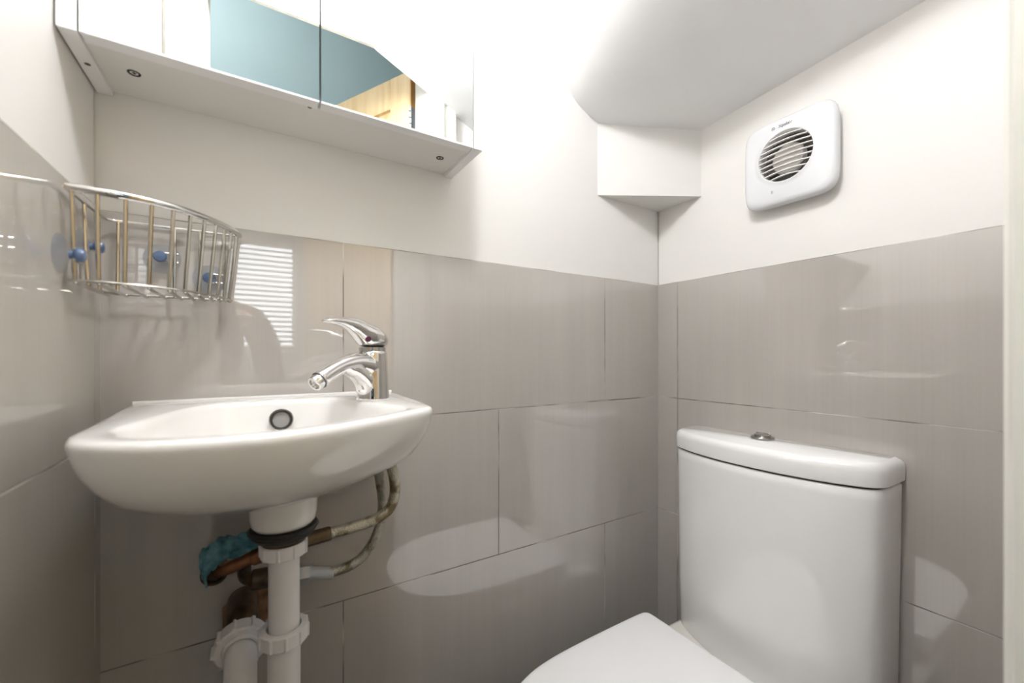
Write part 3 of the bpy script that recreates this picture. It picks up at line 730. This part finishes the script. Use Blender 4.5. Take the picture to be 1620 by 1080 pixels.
for k in range(9):
    dz0 = -.040 + k * .0100
    chord = math.sqrt(max(1e-6, (GR + .0008) ** 2 - dz0 ** 2)); rings = []
    for j in range(17):
        v = -1 + 2 * j / 16; y = GY + v * chord; bow = .0035 * (1 - v * v)
        z = GZ + dz0 + bow - .002
        rings.append([V((-.0305, y, z)), V((-.0305, y, z + .0018)), V((-.0200, y, z + .0040)), V((-.0200, y, z + .0024))])
    bm = BM(); loft(bm, rings); obj('grille_slat', bm, M['fan_slat'], fan, smooth=False)
def text(body, size, loc, m, parent, name):
    cu = bpy.data.curves.new(name, 'FONT'); cu.body = body; cu.size = size; cu.extrude = .0001; cu.align_x = 'CENTER'; cu.align_y = 'CENTER'
    o = bpy.data.objects.new(name, cu); COL.objects.link(o)
    bpy.context.view_layer.update()
    me = bpy.data.meshes.new_from_object(o.evaluated_get(bpy.context.evaluated_depsgraph_get()))
    bpy.data.objects.remove(o); me.materials.clear(); me.materials.append(m)
    o = bpy.data.objects.new(name, me); COL.objects.link(o); o.parent = parent
    # stand in the YZ plane, reading towards -Y, facing -X
    o.matrix_local = Matrix.Translation(V(loc) - wloc(parent)) @ Matrix(((0, 0, -1, 0), (-1, 0, 0, 0), (0, 1, 0, 0), (0, 0, 0, 1)))
    return o
text('Xpelair', .0085, (-.0304, -.3275, 1.4695), M['print_grey'], fan, 'maker_lettering')
bm = BM(); ring_torus(bm, (-.0293, -.3050, 1.4695), (1, 0, 0), .0028, .0006, 20, 6); tube(bm, [(-.0295, -.3065, 1.4680), (-.0295, -.3035, 1.4710)], .0006, 6); obj('maker_emblem', bm, M['print_grey'], fan)
bm = BM()
for dy in (-.0012, .0012): box(bm, -.0300, -.0284, -.3030 + dy - .0004, -.3030 + dy + .0004, 1.3395, 1.3450)
ring_torus(bm, (-.0288, -.3030, 1.3422), (1, 0, 0), .0036, .0003, 20, 6)
obj('pull_mark', bm, M['print_grey'], fan, smooth=False)
bm = BM(); lathe(bm, [(.0008, .028), (.0008, .0287)], (0, -.2800, 1.3430), (-1, 0, 0), seg=12); obj('indicator_dot', bm, M['print_grey'], fan)

# ------------------------------------------------------------------ the photographer, whose dark outline shows in the polished tiles
def skin_mesh(name, nodes, edges, m, parent, root=0, sub=2):
    me = bpy.data.meshes.new(name); o0 = wloc(parent)
    me.from_pydata([tuple(V(n[0]) - o0) for n in nodes], edges, []); me.update()
    o = bpy.data.objects.new(name, me); COL.objects.link(o); o.parent = parent; me.materials.append(m)
    sk = o.modifiers.new('skin', 'SKIN'); sk.use_smooth_shade = True; sk.branch_smoothing = .6
    if not me.skin_vertices: me.skin_vertices
    for i, n in enumerate(nodes):
        r = n[1] if isinstance(n[1], tuple) else (n[1], n[1])
        me.skin_vertices[0].data[i].radius = r
        me.skin_vertices[0].data[i].use_root = (i == root)
    sb = o.modifiers.new('sub', 'SUBSURF'); sb.levels = sub; sb.render_levels = sub
    return o
M['skin'] = noise_color(mat('skin', (.5, .32, .24), .5), (.46, .29, .22), (.54, .36, .27), 20)
M['dark_knit'] = noise_color(mat('dark_knit', (.02, .02, .022), .9), (.014, .014, .016), (.03, .03, .034), 160, bump=.3)
M['dark_denim'] = noise_color(mat('dark_denim', (.02, .025, .04), .85), (.014, .018, .028), (.03, .035, .05), 120, bump=.2)
M['hair'] = noise_color(mat('hair', (.03, .02, .015), .6), (.02, .013, .01), (.05, .032, .022), 60, stretch=(1, 1, .2), bump=.5)
M['shoe'] = mat('shoe', (.02, .02, .02), .4)
M['eye_white'] = mat('eye_white', (.8, .8, .78), .15)
PXc, PYc = -1.10, -1.30
pr = thing('person', 'person in dark clothes leaning forward in the hall doorway, mirrored in the wall tiles', 'person', (PXc, PYc, 0))
def P(x, y, z): return (PXc + x, y, z)
bn = [(P(0, -1.44, .90), (.125, .105)), (P(0, -1.36, 1.02), (.12, .095)), (P(0, -1.22, 1.11), (.135, .10)), (P(0, -1.10, 1.165), (.10, .075)), (P(0, -1.045, 1.195), .05), (P(0, -1.02, 1.225), .05),
      (P(0, -.985, 1.262), (.062, .068)), (P(0, -.985, 1.31), (.072, .082)), (P(0, -.992, 1.355), (.068, .078)), (P(0, -.995, 1.385), (.045, .05))]
be = [(i, i + 1) for i in range(9)]
def limb(start, pts):
    global bn, be
    prev = start
    for p, r in pts:
        bn.append((p, r)); be.append((prev, len(bn) - 1)); prev = len(bn) - 1
    return prev
HANDS = []
for s in (-1, 1):
    limb(0, [(P(s * .10, -1.42, .84), .085), (P(s * .115, -1.36, .70), .078), (P(s * .12, -1.29, .52), .055), (P(s * .12, -1.33, .36), .054), (P(s * .12, -1.38, .20), .042), (P(s * .12, -1.405, .09), .036), (P(s * .125, -1.33, .04), .036), (P(s * .13, -1.23, .03), .03)])
    w_ = limb(3, [(P(s * .15, -1.115, 1.15), .058), (P(s * .20, -1.14, 1.05), .047), (P(s * .225, -1.19, .90), .040), (P(s * .19, -1.20, .78), .034), (P(s * .145, -1.215, .675), .026), (P(s * .13, -1.222, .635), (.030, .020)), (P(s * .122, -1.222, .60), (.034, .018))])
    base = V(P(s * .122, -1.222, .60))
    for k, (dx, ln) in enumerate(((-.026, .066), (-.009, .074), (.009, .070), (.025, .056))):
        a_ = base + V((dx, .002, -.012)); limb(w_, [(tuple(a_), .0095), (tuple(a_ + V((dx * .25, .010, -ln * .45))), .0088), (tuple(a_ + V((dx * .35, .010, -ln * .8))), .008), (tuple(a_ + V((dx * .4, .003, -ln))), .0065)])
    a_ = base + V((-s * .028, .004, .022)); limb(w_ - 1, [(tuple(a_), .0105), (tuple(a_ + V((-s * .018, .012, -.022))), .0095), (tuple(a_ + V((-s * .024, .014, -.044))), .0078)])
skin_mesh('body', bn, be, M['skin'], pr)
sw_n = [(P(0, -1.43, .93), (.148, .125)), (P(0, -1.36, 1.03), (.14, .115)), (P(0, -1.22, 1.125), (.155, .12)), (P(0, -1.11, 1.175), (.12, .09)), (P(0, -1.05, 1.195), (.062, .06))]
sw_e = [(i, i + 1) for i in range(4)]
for s in (-1, 1):
    k = len(sw_n)
    sw_n += [(P(s * .16, -1.12, 1.15), .073), (P(s * .208, -1.145, 1.04), .060), (P(s * .228, -1.19, .90), .053), (P(s * .19, -1.20, .78), .045), (P(s * .155, -1.213, .70), .036)]
    sw_e += [(3, k)] + [(k + i, k + i + 1) for i in range(4)]
skin_mesh('sweater', sw_n, sw_e, M['dark_knit'], pr)
tr_n = [(P(0, -1.445, .92), (.142, .12)), (P(0, -1.445, .88), (.14, .118))]
tr_e = [(0, 1)]
for s in (-1, 1):
    k = len(tr_n)
    tr_n += [(P(s * .10, -1.42, .83), .100), (P(s * .115, -1.36, .70), .090), (P(s * .12, -1.29, .52), .070), (P(s * .12, -1.33, .36), .068), (P(s * .12, -1.385, .20), .060), (P(s * .12, -1.405, .08), .056)]
    tr_e += [(1, k)] + [(k + i, k + i + 1) for i in range(5)]
skin_mesh('trousers', tr_n, tr_e, M['dark_denim'], pr)
for s in (-1, 1):
    skin_mesh('shoe', [(P(s * .12, -1.43, .045), .045), (P(s * .122, -1.37, .045), .047), (P(s * .128, -1.29, .038), .043), (P(s * .132, -1.215, .03), .034)], [(0, 1), (1, 2), (2, 3)], M['shoe'], pr)
# face: nose, mouth, eyes and ears on the front of the head, which looks down at the camera
bm = BM()
def ell(c, r, seg=16):
    q = bmesh.ops.create_uvsphere(bm, u_segments=seg, v_segments=seg // 2 + 2, radius=1)
    for v in q['verts']: v.co = V((c[0] + v.co.x * r[0], c[1] + v.co.y * r[1], c[2] + v.co.z * r[2]))
ell(P(0, -.909, 1.300), (.012, .017, .024)); obj('nose', bm, M['skin'], pr)
for s in (-1, 1):
    bm = BM(); ell(P(s * .073, -1.0, 1.305), (.009, .018, .030)); obj('ear', bm, M['skin'], pr)
bm = BM(); ell(P(0, -.913, 1.263), (.022, .010, .006)); obj('mouth', bm, mat('lips', (.35, .14, .12), .4), pr)
for s in (-1, 1):
    bm = BM(); ell(P(s * .030, -.919, 1.318), (.013, .009, .008)); e_ = obj('eye', bm, M['eye_white'], pr)
    bm = BM(); ell(P(s * .030, -.9105, 1.317), (.0055, .003, .0055)); obj('iris', bm, M['hair'], e_)
bm = BM()
ell(P(0, -1.003, 1.345), (.082, .088, .070), 24)
for v in bm.verts:
    if v.co.y > -.965 and v.co.z < 1.375: v.co.y = min(v.co.y, -.955 - (1.375 - v.co.z) * .5)
obj('hair', bm, M['hair'], pr)

# ------------------------------------------------------------------ light from outside, camera, colour
wd = bpy.data.worlds.new('World'); SC.world = wd; wd.use_nodes = True
bg = wd.node_tree.nodes['Background']
bg.inputs['Color'].default_value = (.90, .96, 1, 1); bg.inputs['Strength'].default_value = 3.0

cam = bpy.data.cameras.new('camera'); co = bpy.data.objects.new('camera', cam); COL.objects.link(co)
co.location = (-.916, -.730, 1.012); co.rotation_euler = (PI / 2, 0, -math.atan2(.526, .8505))
cam.sensor_width = 36; cam.lens = 645 / 1620 * 36; cam.shift_y = 21 / 1620; cam.clip_start = .01
cam.dof.use_dof = True; cam.dof.focus_distance = .82; cam.dof.aperture_fstop = 3.2
SC.camera = co
SC.view_settings.view_transform = 'Standard'; SC.view_settings.look = 'None'; SC.view_settings.gamma = 1
SC.view_settings.exposure = 0.84
SC.view_settings.use_curve_mapping = False
SC.cycles.max_bounces = 14; SC.cycles.diffuse_bounces = 8; SC.cycles.glossy_bounces = 6; SC.cycles.transparent_max_bounces = 12
SC.cycles.sample_clamp_indirect = 8
SC.cycles.use_denoising = True
